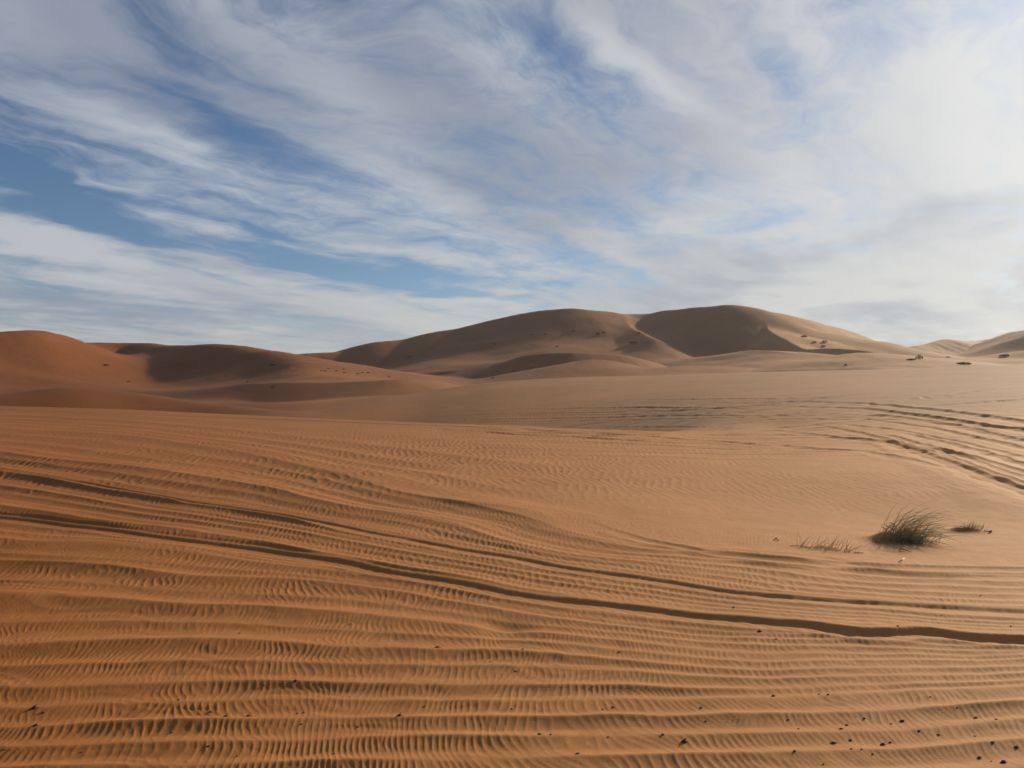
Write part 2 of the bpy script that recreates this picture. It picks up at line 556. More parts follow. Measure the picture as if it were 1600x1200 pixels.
wm = wm * sstep(-180, -120, PX[c0:c1, FAR0 + r0:FAR0 + r1_]) * sstep(630, 560, PX[c0:c1, FAR0 + r0:FAR0 + r1_])
Zf[c0:c1, r0:r1_] = sub_ * (1 - wm) + blur2(sub_, 16, 5) * wm
# soft large-scale irregularity on the far sand
Zf += 0.06 * sn(Xf, Yf, 14, 6) * sstep(90, 140, rr) + 0.30 * sn(Xf, Yf, 42, 7) * sstep(130, 200, rr) + 0.012 * nz(Xf, Yf, 6, 8) * sstep(90, 140, rr)
w = sstep(0, 1, (np.arange(NR - FAR0) / 40.0))[None, :]
Z[:, FAR0:] = Z[:, FAR0:] * (1 - w) + Zf * w

# ------------------------------------------------------------------ big wind ridges and vehicle tracks on the near sand
PY = HOR + F * (CAM_H - Z) / np.maximum(YY, 0.05)
NEAR1 = int(np.searchsorted(R, 62.0))
fan_px = [0, 200, 400, 600, 800, 1000, 1200, 1400, 1600]
fan = [
    (560, [560, 560, 560, 560, 560, 560, 560, 560, 560]),
    (635, [635, 641, 650, 659, 667, 674, 680, 684, 686]),
    (652, [652, 664, 684, 712, 742, 762, 776, 786, 790]),
    (669, [669, 683, 717, 763, 814, 850, 866, 885, 892]),
    (735, [735, 768, 797, 836, 869, 904, 931, 945, 958]),
    (808, [808, 830, 857, 892, 926, 954, 972, 990, 998]),
    (885, [885, 895, 905, 927, 957, 985, 1000, 1010, 1015]),
    (975, [975, 974, 979, 990, 1005, 1022, 1035, 1035, 1030]),
    (1040, [1040, 1035, 1031, 1035, 1042, 1048, 1060, 1058, 1050]),
    (1104, [1104, 1100, 1095, 1094, 1095, 1092, 1088, 1082, 1070]),
    (1170, [1170, 1166, 1161, 1158, 1153, 1151, 1148, 1143, 1128]),
    (1250, [1250, 1247, 1242, 1238, 1232, 1228, 1222, 1215, 1200]),
    (1500, [1500] * 9), (4000, [4000] * 9),
]
fan_q = np.array([a for a, _ in fan], float)
fan_v = np.stack([curve(list(zip(fan_px, v)), 45) for _, v in fan], 0)      # [row, col]
fan_v = np.maximum.accumulate(fan_v + np.arange(len(fan))[:, None] * 0.01, 0)
crests = np.array([500, 560, 600, 622, 636, 642, 648, 653, 658, 663, 669, 679, 690, 700, 709, 718, 727, 742, 754, 765, 775, 785, 800, 821, 832, 843, 863, 885, 912, 943, 975, 1012,
                   1046, 1080, 1107, 1138, 1170, 1205, 1250, 1300, 1360, 1430, 1520, 1650, 1900, 2400, 4000], float)
ni = NEAR1
Q = np.empty((NT_, ni))
SP = np.empty((NT_, ni))
xn, yn = X[:, :ni], Yw[:, :ni]
pyn = PY[:, :ni]
# wobble grows towards the camera; noise lives on the ground
lw = sn(np.log(np.maximum(YY[:, :ni], 0.4)) * 9.0, PX[:, :ni] / 150.0, 3.2, 2)
lw2 = sn(np.log(np.maximum(YY[:, :ni], 0.4)) * 16.0, PX[:, :ni] / 90.0, 2.2, 5)
warp = (1.7 * lw + 0.45 * lw2) * np.clip((pyn - 640) / 160.0, 0.15, 1.0)
for c in range(NT_):
    Q[c] = np.interp(pyn[c] + warp[c], fan_v[:, c], fan_q)
ph = np.interp(Q, crests, np.arange(len(crests)))
ci = np.clip(ph.astype(int), 0, len(crests) - 2)
fr = ph - ci
# spacing of the ridges in metres along the view
gap = np.diff(crests)
gapc = np.minimum(np.concatenate([gap, gap[-1:]]), np.concatenate([gap[:1], gap]))
dq = gapc[ci] * (1 - fr) + gapc[ci + 1] * fr
fp = np.diff(fan_v, axis=0) / np.diff(fan_q)[:, None]
fq = 0.5 * (fan_q[1:] + fan_q[:-1])
FP = np.empty((NT_, ni))
for c in range(NT_):
    FP[c] = np.interp(Q[c], fq, fp[:, c])
dYdq = YY[:, :ni] ** 2 / (F * CAM_H) * np.clip(FP, 0.15, 1.7)
SP = np.clip(dq * dYdq, 0.05, 1.9)
face = 0.56
frr = np.clip((fr - 0.03) / (face - 0.03), 0, 1)
prof = np.where(fr < face, (1 - frr) ** 1.8, np.clip((fr - face) / (1 - face), 0, 1) ** 1.25)
cr_amp = 0.62 + 0.5 * np.random.default_rng(4).random(len(crests))
amp_along = 0.88 + 0.20 * bil(FS, PX[:, :ni] / 4.0 + 50, ci * 137.0 + 11.0)
amp_along2 = 0.88 + 0.20 * bil(FS, PX[:, :ni] / 4.0 + 50, (ci + 1) * 137.0 + 11.0)
a0 = cr_amp[ci] * amp_along
a1 = cr_amp[ci + 1] * amp_along2
am = np.clip(a0 * (1 - fr) + a1 * fr, 0.12, 1.4)
RID_H = SP * np.interp(YY[:, :ni], [0, 5, 7, 10, 14, 20, 30], [0.105, 0.096, 0.074, 0.054, 0.048, 0.046, 0.04])
mask = sstep(632, 640, Q) * (1 - sstep(650, 1100, PX[:, :ni]) * sstep(676, 664, Q)) * (1 - 0.40 * sstep(664, 670, Q) * sstep(720, 700, Q))
mask *= sstep(60, 34, YY[:, :ni]) * (0.6 + 0.4 * sstep(24, 10, YY[:, :ni]))
mask *= sstep(1.0, 1.8, RR[:, :ni])
RIDGE = RID_H * am * prof * mask
ph2 = ph * 2.0 + 0.35 + 0.5 * lw2
fr2 = ph2 - np.floor(ph2)
RIDGE = RIDGE + RID_H * 0.13 * np.where(fr2 < 0.55, (1 - fr2 / 0.55) ** 1.7, ((fr2 - 0.55) / 0.45) ** 1.2) * mask * np.clip(0.6 + 0.5 * lw, 0, 1.3)
# the broad swells that carry the smaller ridges
bigc = np.array([500, 600, 636, 669, 709, 742, 765, 800, 840, 885, 943, 1012, 1080, 1138, 1205, 1300, 1430, 1650, 2400, 4000], float)
pb = np.interp(Q + 1.5 * lw, bigc, np.arange(len(bigc)))
cb = np.clip(pb.astype(int), 0, len(bigc) - 2)
fb = pb - cb
bg = np.diff(bigc)
bgc = np.minimum(np.concatenate([bg, bg[-1:]]), np.concatenate([bg[:1], bg]))
SB = np.clip((bgc[cb] * (1 - fb) + bgc[cb + 1] * fb) * dYdq, 0.05, 2.8)
ab = np.random.default_rng(8).uniform(0.6, 1.25, len(bigc))
AB = ab[cb] * (1 - fb) + ab[cb + 1] * fb
pB = np.where(fb < 0.6, (1 - np.clip((fb - 0.02) / 0.58, 0, 1)) ** 1.8, np.clip((fb - 0.6) / 0.4, 0, 1) ** 1.2)
big_w = sstep(1120, 1000, pyn) * sstep(1300, 700, PX[:, :ni])
HB = SB * np.interp(YY[:, :ni], [0, 5, 7, 10, 14, 20, 30], [0.055, 0.055, 0.046, 0.036, 0.034, 0.036, 0.035])
RIDGE = RIDGE * (1 - 0.45 * big_w) + HB * AB * pB * mask * big_w
faceB = np.where(fb < 0.6, np.sin(np.pi * np.clip(fb / 0.6, 0, 1)), 0.0) * mask * big_w
Zn = Z[:, :ni] + RIDGE
faceness = np.where(fr < 0.55, np.sin(np.pi * np.clip(fr / 0.55, 0, 1)), 0.0) * mask * np.clip(am, 0, 1)
faceness = np.maximum(faceness * (1 - 0.4 * big_w), faceB)


def track(Zn, pts, prof_d, prof_h, scale=1.0, sm=14, fade=None, wobble=0.02, seed=1, tread=0.0, suppress=None):
    P = curve(pts, sm)
    Yt = np.empty(NT_)
    for c in range(NT_):
        col = PY[c, :ni]
        j = np.nonzero(col < P[c])[0]
        j = j[j > 20]
        if len(j) == 0:
            Yt[c] = YY[c, ni - 1]
        else:
            k = j[0]
            f = (P[c] - col[k - 1]) / (col[k] - col[k - 1] + 1e-9)
            Yt[c] = YY[c, k - 1] + np.clip(f, 0, 1) * (YY[c, k] - YY[c, k - 1])
    u = np.tan(THc)
    Yt = np.convolve(np.pad(Yt, 6, mode='edge'), np.ones(13) / 13, 'valid')
    dY = np.gradient(Yt, u + np.arange(NT_) * 1e-9)
    dY = np.clip(dY, -200, 200)
    nrm = np.sqrt((Yt + u * dY) ** 2 + dY ** 2)
    d = (YY[:, :ni] - Yt[:, None]) * (Yt / nrm)[:, None]
    d = d + wobble * sn(xn, yn, 1.2, seed)
    h = np.interp(d / scale, prof_d, prof_h, left=0, right=0) * scale
    if tread:
        s = np.cumsum(np.hypot(np.gradient(u * Yt), np.gradient(Yt)))
        h = h + tread * np.sin(s[:, None] / 0.022 + d * 60) * ((d / scale > -0.26) & (d / scale < -0.02))
    g = np.ones(NT_) if fade is None else np.interp(PXc, [a for a, _ in fade], [b for _, b in fade])
    infl = np.clip(1 - np.abs(d / scale + 0.06) / 0.34, 0, 1)
    if suppress is not None:
        suppress[...] = np.maximum(suppress, sstep(0.0, 0.35, infl) * g[:, None])
    return h * g[:, None], infl


wheel_d = [-0.75, -0.46, -0.34, -0.27, -0.22, -0.03, 0.00, 0.075, 0.11, 0.26, 0.6]
wheel_h = [0.0, 0.010, 0.030, 0.008, -0.010, -0.024, -0.022, 0.022, 0.026, 0.012, 0.0]
sup = np.zeros_like(Zn)
T1 = [(-300, 690), (0, 736), (150, 758), (300, 785), (450, 806), (600, 837), (650, 846), (774, 868), (875, 886), (987, 902), (1150, 926), (1300, 939),
      (1450, 948), (1600, 957), (1900, 975)]
T2 = [(-300, 770), (0, 810), (150, 827), (412, 861), (525, 877), (600, 892), (725, 914), (837, 933), (950, 947), (1100, 964), (1180, 971), (1262, 977),
      (1337, 988), (1390, 989), (1450, 986), (1525, 996), (1600, 999), (1900, 1010)]
fade1 = [(-300, 0.75), (600, 0.8), (1200, 0.9), (1500, 0.7), (1900, 0.5)]
fade2 = [(-300, 0.75), (700, 0.8), (1100, 0.9), (1250, 1.15), (1330, 1.5), (1450, 1.4), (1600, 1.45)]
h1, _ = track(Zn, T1, wheel_d, wheel_h, 0.52, 16, fade1, 0.008, 3, 0.0012, sup)
h2, _ = track(Zn, T2, wheel_d, wheel_h, 0.56, 12, fade2, 0.006, 4, 0.0012, sup)
Zn = Z[:, :ni] + RIDGE * (1 - 0.9 * sup) + h1 + h2
# older, wind-softened tracks: (points, scale, fade)
soft_d = [-0.8, -0.45, -0.25, 0.0, 0.16, 0.24, 0.5, 0.9]
soft_h = [0, 0.010, 0.004, -0.022, -0.006, 0.022, 0.010, 0]
old = [
    # fan of tracks crossing the hollow's upper right rim
    ([(1200, 672), (1300, 684), (1375, 690), (1430, 708), (1500, 734), (1560, 758), (1600, 772), (1700, 800)], 2.1, [(1180, 0), (1330, .8), (1400, 1.1), (1900, 1.2)]),
    ([(1250, 660), (1350, 679), (1420, 700), (1470, 714), (1540, 742), (1600, 762), (1700, 790)], 1.5, [(1250, 0), (1340, .8), (1420, 1), (1900, 1)]),
    ([(1380, 682), (1440, 698), (1500, 716), (1550, 736), (1600, 752), (1700, 780)], 1.6, [(1370, 0), (1400, 1), (1900, 1)]),
    ([(1440, 700), (1500, 713), (1540, 724), (1600, 742), (1700, 770)], 1.2, [(1430, 0), (1470, 1.2), (1900, 1)]),
    ([(1400, 676), (1460, 688), (1530, 706), (1600, 728), (1700, 752)], 1.3, [(1390, 0), (1430, 1), (1900, 1)]),
    ([(1300, 662), (1400, 672), (1500, 692), (1600, 716), (1700, 740)], 1.2, [(1280, 0), (1350, .8), (1900, 1)]),
    ([(1350, 655), (1450, 668), (1540, 688), (1600, 702), (1700, 720)], 1.4, [(1320, 0), (1380, .8), (1900, 1)]),
    # tracks sweeping down to the right across the plain
    ([(1100, 632), (1250, 628), (1350, 631), (1450, 640), (1540, 651), (1600, 660), (1700, 680)], 2.6, [(1100, 0), (1250, .5), (1400, 1), (1900, 1)]),
    ([(1180, 634), (1350, 639), (1450, 652), (1540, 666), (1600, 674), (1700, 692)], 2.6, [(1150, 0), (1300, .6), (1420, 1.2), (1900, 1.2)]),
    ([(1250, 646), (1380, 650), (1480, 664), (1560, 682), (1600, 690), (1700, 706)], 2.0, [(1250, 0), (1350, .6), (1900, 1)]),
    # rising lines to the upper right
    ([(1240, 640), (1400, 630), (1500, 614), (1600, 596), (1700, 580)], 3.0, [(1240, 0), (1400, .5), (1600, 1), (1900, 1)]),
    ([(1300, 640), (1420, 626), (1500, 616), (1600, 605), (1700, 594)], 3.0, [(1300, 0), (1420, .7), (1600, 1), (1900, 1)]),
    ([(1380, 640), (1480, 633), (1540, 629), (1600, 625), (1700, 616)], 2.6, [(1400, 0), (1520, .7), (1600, 1), (1900, 1)]),
    ([(1300, 600), (1450, 596), (1600, 584), (1700, 575)], 2.6, [(1350, 0), (1500, .4), (1900, .6)]),
    ([(900, 655), (1000, 646), (1100, 640), (1200, 633), (1300, 621), (1400, 611)], 2.2, [(900, 0), (1100, .8), (1300, .8), (1420, 0)]),
    # horizontal lines on the middle slope
    ([(560, 652), (700, 645), (800, 640), (1000, 637), (1200, 640)], 2.0, [(560, 0), (640, 1.8), (1000, 1.3), (1200, 0)]),
    ([(620, 656), (720, 650), (800, 647), (950, 645), (1100, 641)], 2.0, [(600, 0), (680, 1.2), (900, 1.0), (1100, 0)]),
    ([(500, 641), (650, 635), (800, 629), (1000, 625), (1300, 622)], 2.0, [(520, 0), (650, 1.5), (1000, 1.4), (1300, .5)]),
    ([(700, 658), (800, 655), (900, 654), (1050, 650), (1200, 650)], 1.6, [(680, 0), (760, 1.2), (1200, .6)]),
    ([(500, 632), (650, 627), (800, 622), (1000, 619), (1200, 618)], 1.6, [(520, 0), (700, 1.3), (1200, .4)]),
    ([(600, 648), (700, 640), (800, 635), (1000, 631), (1200, 629)], 1.4, [(560, 0), (700, 1.3), (1200, .5)]),
    ([(700, 652), (850, 649), (1000, 648), (1200, 645)], 1.2, [(680, 0), (800, 1.3), (1200, .5)]),
    ([(640, 660), (800, 659), (950, 658), (1100, 654)], 1.2, [(640, 0), (700, 1.2), (1100, .5)]),
    # low lines along the near crest
    ([(0, 641), (200, 649), (400, 656), (600, 664), (800, 672), (1000, 682), (1200, 696), (1350, 706), (1450, 726)], 1.6, [(0, .6), (900, .6), (1450, .6), (1500, 0)]),
    ([(600, 668), (800, 680), (1000, 690), (1100, 694), (1200, 698), (1300, 703)], 1.5, [(600, 0), (800, .8), (1300, .4)]),
    ([(860, 678), (1000, 681), (1200, 679), (1350, 682)], 1.5, [(860, 0), (960, .8), (1350, .2)]),
    ([(900, 668), (1050, 668), (1200, 668), (1350, 670)], 1.4, [(900, 0), (1000, .6), (1350, .2)]),
    ([(1100, 659), (1250, 655), (1400, 656), (1600, 676)], 1.4, [(1100, 0), (1200, .6), (1600, .6)]),
    # worn wheel marks where the fan gathers in the hollow
    ([(900, 815), (1000, 845), (1100, 866), (1200, 874), (1300, 883), (1400, 888), (1600, 893)], 0.8, [(900, 0), (1050, .8), (1900, .8)]),
    ([(900, 830), (1000, 856), (1100, 872), (1200, 886), (1300, 894), (1450, 901), (1600, 903)], 0.8, [(900, 0), (1050, .6), (1900, .9)]),
]
OLD = np.zeros_like(Zn)
RUT_H = RIDGE.copy()
for i, (p, s, f) in enumerate(old):
    h, _ = track(Zn, p, soft_d, soft_h, s * 0.62, 9, f, 0.014 * s, 20 + i, 0.0, sup if i >= len(old) - 2 else None)
    OLD += h
Zn += OLD * 1.35
# churned sand in the plain at right, long soft lumps
pl = sstep(900, 1350, PX[:, :ni]) * sstep(12, 17, YY[:, :ni]) * sstep(48, 30, YY[:, :ni])
u_ = xn + 0.5 * yn
lump = nz(xn * 0.16 + yn * 0.12, yn, 1.6, 8)
Zn += pl * 0.007 * lump * 0.7 * sstep(700, 690, PY[:, :ni])
# old criss-cross marks blown nearly flat
ln1 = nz(xn * 0.14 + yn * 0.10, yn, 1.6, 41)
ln2 = nz(xn * 0.16 - yn * 0.16, yn, 1.9, 42)
plz = sstep(500, 950, PX[:, :ni]) * sstep(14, 20, YY[:, :ni]) * sstep(60, 45, YY[:, :ni]) * (1 - 0.6 * sstep(1180, 1380, PX[:, :ni]))
Zn += plz * 0.009 * (ln1 + ln2)
# small slump in the near ridges
def slump(px, py, rx, ry, depth):
    y = F * CAM_H / (py - HOR)
    x = (px - 800) / F * y
    g = np.exp(-(((xn - x) / rx) ** 2 + ((yn - y) / ry) ** 2))
    return -depth * g
Zn += slump(790, 985, 0.16, 0.16, 0.03) + slump(1100, 990, 0.4, 0.1, 0.01)

# ------------------------------------------------------------------ fine wind ripples
YN = YY[:, :ni]
wx = xn + 0.06 * sn(xn, yn, 1.8, 11) + 0.012 * sn(xn, yn, 0.35, 12)
wy = yn + 0.06 * sn(xn, yn, 1.8, 13)
r1 = ripples(wx, wy, 0.037, 8, 1, 2.2)
r2 = ripples(wx, wy, 0.058, 6, 2, 2.0)
r3 = ripples(wx, wy, 0.15, 3, 3)
w1 = sstep(6.4, 4.6, YN)
w2 = sstep(4.6, 6.4, YN) * sstep(13, 9, YN)
w3 = sstep(9, 13, YN) * sstep(36, 20, YN)
lf = sstep(1000, 500, PX[:, :ni])
rp = w1 * r1 * 0.0032 * (1 + 0.15 * lf) + w2 * r2 * 0.0048 + w3 * r3 * 0.0125
lf = sstep(1000, 500, PX[:, :ni])
hol = sstep(950, 1150, PX[:, :ni]) * sstep(672, 662, Q)
lf = sstep(1000, 500, PX[:, :ni])
vary = np.clip(0.75 + 0.16 * sn(xn, yn, 1.0, 15), 0.25, 1.3)
rp *= (0.62 + 0.55 * faceness) * (1 - 0.55 * mask * (sstep(0.80, 0.97, fr) + sstep(0.10, 0.0, fr))) * (1 - 0.88 * sup) * (1 - 0.35 * hol) * vary
rp *= sstep(1.0, 1.8, RR[:, :ni])
Zn += rp
Zn += 0.0006 * nz(xn, yn, 0.5, 17) * sstep(9, 5, YN) + 0.0016 * nz(xn, yn, 1.5, 18) * sstep(20, 12, YN)
# grass mounds
mounds = []


def base_point(px, py, Zarr):
    """first ground point seen at that photo pixel"""
    c = int(np.argmin(np.abs(PXc - px) + 1e3 * (np.abs(TH) > 1.0)))
    colp = HOR + F * (CAM_H - Zarr[c]) / np.maximum(YY[c], 0.05)
    j = np.nonzero((colp <= py) & (R > 2.0))[0]
    k = j[0] if len(j) else NR - 1
    return Vector((X[c, k], Yw[c, k], Zarr[c, k]))


w = sstep(62, 50, RR[:, :ni])
Z[:, :ni] = Z[:, :ni] * (1 - w) + Zn * w


def mound(px, py, rx, ry, h):
    p = base_point(px, py, Z)
    g = np.exp(-(((X[:, :ni] - p.x) / rx) ** 2 + ((Yw[:, :ni] - p.y) / ry) ** 2))
    Z[:, :ni] += h * g


mound(1412, 844, 0.26, 0.22, 0.13)
mound(1384, 842, 0.15, 0.15, 0.07)
mound(1290, 858, 0.16, 0.10, 0.03)
mound(1512, 828, 0.18, 0.14, 0.03)
# behind the camera the sand just rolls
bw = sstep(math.radians(75), math.radians(110), np.abs(TT))
plain = 0.12 * nz(X, Yw, 9, 31) * sstep(1, 6, RR) + sstep(30, 400, RR) * (4 + 6 * nz(X, Yw, 300, 32))
Z = Z * (1 - bw) + plain * bw


def ground(px, py):
    return base_point(px, py, Z)


# ------------------------------------------------------------------ materials
def sand_material():
    m = bpy.data.materials.new("sand")
    m.use_nodes = True
    N = NT(m.node_tree)
    out = N.n('ShaderNodeOutputMaterial')
    b = N.n('ShaderNodeBsdfPrincipled')
    N.t.links.new(b.outputs[0], out.inputs[0])
    g = N.n('ShaderNodeNewGeometry').outputs['Position']
    n1 = N.noise(g, 0.02, 3, 0.5).outputs[0]
    n2 = N.noise(g, 0.5, 4, 0.6).outputs[0]
    n3 = N.noise(g, 9.0, 5, 0.65).outputs[0]
    n4 = N.noise(g, 420.0, 2, 0.6).outputs[0]
    f = N.m('ADD', N.m('MULTIPLY', n1, 0.5), N.m('MULTIPLY', n2, 0.5))
    col = N.mix(N.mr(f, 0.36, 0.64), SAND_A, SAND_B)
    # redder sand left, paler right; ripple shade and sun glare put into the colour
    sx = N.n('ShaderNodeSeparateXYZ')
    N.put(sx.inputs[0], g)
    side = N.m('DIVIDE', sx.outputs[0], N.m('ADD', N.m('ABSOLUTE', sx.outputs[1]), 4.0))
    col = N.mix(N.mr(side, -0.55, 0.5), N.mix(1.0, col, (0.64, 0.475, 0.23), "MULTIPLY"), N.mix(1.0, col, (1.03, 1.05, 1.12), 'MULTIPLY'))
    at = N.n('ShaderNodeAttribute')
    at.attribute_name = 'grey_shade'
    col = N.mix(at.outputs['Fac'], col, N.mix(1.0, col, GREY_SHADE, 'MULTIPLY'))
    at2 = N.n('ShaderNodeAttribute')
    at2.attribute_name = 'far_shade'
    col = N.mix(at2.outputs['Fac'], col, N.mix(1.0, col, FAR_SHADE, 'MULTIPLY'))
    col = N.mix(N.mr(n3, 0.3, 0.75), N.mix(1.0, col, (0.90, 0.88, 0.86), 'MULTIPLY'), col)
    col = N.mix(N.mr(n4, 0.32, 0.68, 0.0, 1.0), N.mix(1.0, col, (0.80, 0.78, 0.76), 'MULTIPLY'), N.mix(1.0, col, (1.12, 1.12, 1.12), 'MULTIPLY'))
    N.put(b.inputs['Base Color'], col)
    b.inputs['Roughness'].default_value = 0.85
    b.inputs['Specular IOR Level'].default_value = 0.25
    # sand grain relief
    cam_d = N.vm('LENGTH', g, out=1)
    fade = N.mr(cam_d, 3.0, 14.0, 1.0, 0.0)
    bp = N.n('ShaderNodeBump')
    bp.inputs['Distance'].default_value = 0.0012
    N.put(bp.inputs['Strength'], N.m('MULTIPLY', fade, 0.6))
    N.put(bp.inputs['Height'], N.m('ADD', n4, N.m('MULTIPLY', N.noise(g, 90, 4, 0.6).outputs[0], 2.0)))
    # wind ripples too small to be modelled on the distant slopes
    wv = N.n('ShaderNodeTexWave')
    wv.wave_type = 'BANDS'
    wv.bands_direction = 'X'
    N.put(wv.inputs['Vector'], g)
    wv.inputs['Scale'].default_value = 1.5
    wv.inputs['Distortion'].default_value = 9.0
    wv.inputs['Detail'].default_value = 3
    wv.inputs['Detail Scale'].default_value = 0.8
    b2 = N.n('ShaderNodeBump')
    b2.inputs['Distance'].default_value = 0.03
    N.put(b2.inputs['Strength'], N.mr(cam_d, 28.0, 60.0, 0.0, 0.16))
    N.put(b2.inputs['Height'], N.m('ADD', wv.outputs[1], N.m('MULTIPLY', N.noise(g, 1.3, 5, 0.65).outputs[0], 2.5)))
    N.put(b2.inputs['Normal'], bp.outputs[0])
    N.put(b.inputs['Normal'], b2.outputs[0])
    return m


SAND_A = (0.54, 0.243, 0.076)
SAND_B = (0.615, 0.288, 0.094)
GREY_SHADE = (0.70, 0.76, 0.88)  # middle slope tint: greyer sand and painted cloud shade together
FAR_SHADE = (0.68, 0.60, 0.585)  # cloud shade on the far dunes, painted as a darker tint
SAND = sand_material()


def tag(o, label=None, cat=None, group=None, kind=None):
    if label:
        o['label'] = label
    if cat:
        o['category'] = cat
    if group:
        o['group'] = group
    if kind:
        o['kind'] = kind
    return o


def mesh_from_grid(name, keep, mat):
    """keep: bool [col, row] of quads"""
    nq = np.nonzero(keep)
    c, r = nq
    a = c * NR + r
    b = a + 1
    c2 = np.where(c + 1 < NT_, c + 1, 0)
    d = c2 * NR + r
    e = d + 1
    quads = np.stack([a, d, e, b], 1)
    used, inv = np.unique(quads.ravel(), return_inverse=True)
    co = np.stack([X.ravel()[used], Yw.ravel()[used], Z.ravel()[used]], 1).astype(np.float32)
    me = bpy.data.meshes.new(name)
    me.vertices.add(len(co))
    me.vertices.foreach_set('co', co.ravel())
    me.loops.add(quads.size)
    me.loops.foreach_set('vertex_index', inv.astype(np.int32).ravel())
    me.polygons.add(len(quads))
    me.polygons.foreach_set('loop_start', (np.arange(len(quads)) * 4).astype(np.int32))
    me.polygons.foreach_set('use_smooth', np.ones(len(quads), bool))
    me.update(calc_edges=True)
    me.materials.append(mat)
    at = me.attributes.new('grey_shade', 'FLOAT', 'POINT')
    at.data.foreach_set('value', GREY_SHADE_MASK.ravel()[used].astype(np.float32))
    at = me.attributes.new('far_shade', 'FLOAT', 'POINT')
    at.data.foreach_set('value', FAR_SHADE_MASK.ravel()[used].astype(np.float32))
    o = bpy.data.objects.new(name, me)
    COL.objects.link(o)
    tag(o, kind='structure')
    return o, used


# greyer sand on the middle slope, with cloud shade put into the colour
GREY_SHADE_MASK = sstep(22, 36, YY) * (0.55 + 0.45 * sstep(500, 700, PX)) * (0.9 + 0.12 * sn(X, Yw, 14, 5))
GREY_SHADE_MASK *= 1 - sstep(100, 150, YY) * (0.75 + 0.25 * sstep(700, 300, PX))
FAR_SHADE_MASK = np.clip(sstep(100, 150, YY) * (1.0 - 0.75 * sstep(1150, 1260, PX)) * (0.95 + 0.1 * sn(X, Yw, 30, 6)), 0, 1)  # where the far dunes take painted shade, eased over the sunlit right
FAR_SHADE_MASK *= 1 - 0.4 * sstep(260, 120, PX)
FAR_SHADE_MASK = np.maximum(FAR_SHADE_MASK, sstep(48, 62, YY) * sstep(520, 400, PX))  # low left mound takes the same painted shade
GREY_SHADE_MASK = np.clip(GREY_SHADE_MASK, 0, 1)
keep = np.ones((NT_, NR - 1), bool)
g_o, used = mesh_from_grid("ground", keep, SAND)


# ------------------------------------------------------------------ small things
def plain_mat(name, col, col2, scale=30.0, rough=0.8, trans=0.0):
    m = bpy.data.materials.new(name)
    m.use_nodes = True
    N = NT(m.node_tree)
    out = N.n('ShaderNodeOutputMaterial')
    b = N.n('ShaderNodeBsdfPrincipled')
    tc = N.n('ShaderNodeTexCoord')
    n = N.noise(tc.outputs['Object'], scale, 4, 0.6).outputs[0]
    N.put(b.inputs['Base Color'], N.mix(N.mr(n, 0.35, 0.65), col, col2))
    b.inputs['Roughness'].default_value = rough
    if trans:
        tr = N.n('ShaderNodeBsdfTranslucent')
        N.put(tr.inputs[0], col2)
        mx = N.n('ShaderNodeMixShader')
        mx.inputs[0].default_value = trans
        N.t.links.new(b.outputs[0], mx.inputs[1])
        N.t.links.new(tr.outputs[0], mx.inputs[2])
        N.t.links.new(mx.outputs[0], out.inputs[0])
    else:
        N.t.links.new(b.outputs[0], out.inputs[0])
    return m


M_GREEN = plain_mat("green_blade", (0.36, 0.35, 0.19), (0.52, 0.48, 0.29), 25, 0.6, 0.45)
M_OLIVE = plain_mat("olive_blade", (0.40, 0.33, 0.18), (0.55, 0.45, 0.27), 25, 0.6, 0.45)
M_DRY = plain_mat("dry_stem", (0.16, 0.105, 0.06), (0.30, 0.20, 0.11), 25, 0.8)
M_BARK = plain_mat("dead_wood", (0.16, 0.10, 0.06), (0.42, 0.28, 0.17), 40, 0.85)
M_STONE = plain_mat("dark_pebble", (0.035, 0.020, 0.012), (0.16, 0.085, 0.045), 90, 0.85)
M_PALE = plain_mat("pale_chip", (0.50, 0.38, 0.27), (0.62, 0.52, 0.40), 60, 0.7)
M_SCRUB = plain_mat("scrub_leaf", (0.07, 0.055, 0.032), (0.13, 0.10, 0.06), 3, 0.8)
M_SCRUB2 = plain_mat("grey_scrub_leaf", (0.09, 0.085, 0.06), (0.16, 0.145, 0.10), 3, 0.8)


def add_mesh(name, verts, faces, mat, parent=None, loc=(0, 0, 0), smooth=True):
    me = bpy.data.meshes.new(name)
    me.from_pydata([tuple(v) for v in verts], [], faces)
    me.polygons.foreach_set('use_smooth', [smooth] * len(faces))
    me.materials.append(mat)
    o = bpy.data.objects.new(name, me)
    COL.objects.link(o)
    o.location = loc
    if parent is not None:
        o.parent = parent
    return o


def empty(name, loc):
    e = bpy.data.objects.new(name, None)
    e.empty_display_size = 0.1
    COL.objects.link(e)
    e.location = loc
    return e


def tube(V, Fc, pts, rads, n=5):
    b0 = len(V)
    for i, p in enumerate(pts):
        a = pts[max(i - 1, 0)]
        c = pts[min(i + 1, len(pts) - 1)]
        d = (Vector(c) - Vector(a)).normalized()
        s = d.cross(Vector((0.3, 0.2, 1))).normalized()
        t = d.cross(s)
        for k in range(n):
            an = 2 * math.pi * k / n
            V.append(Vector(p) + (s * math.cos(an) + t * math.sin(an)) * rads[i])
    for i in range(len(pts) - 1):
        for k in range(n):
            k2 = (k + 1) % n
            Fc.append((b0 + i * n + k, b0 + i * n + k2, b0 + (i + 1) * n + k2, b0 + (i + 1) * n + k))
    Fc.append(tuple(b0 + k for k in range(n))[::-1])
    Fc.append(tuple(b0 + (len(pts) - 1) * n + k for k in range(n)))


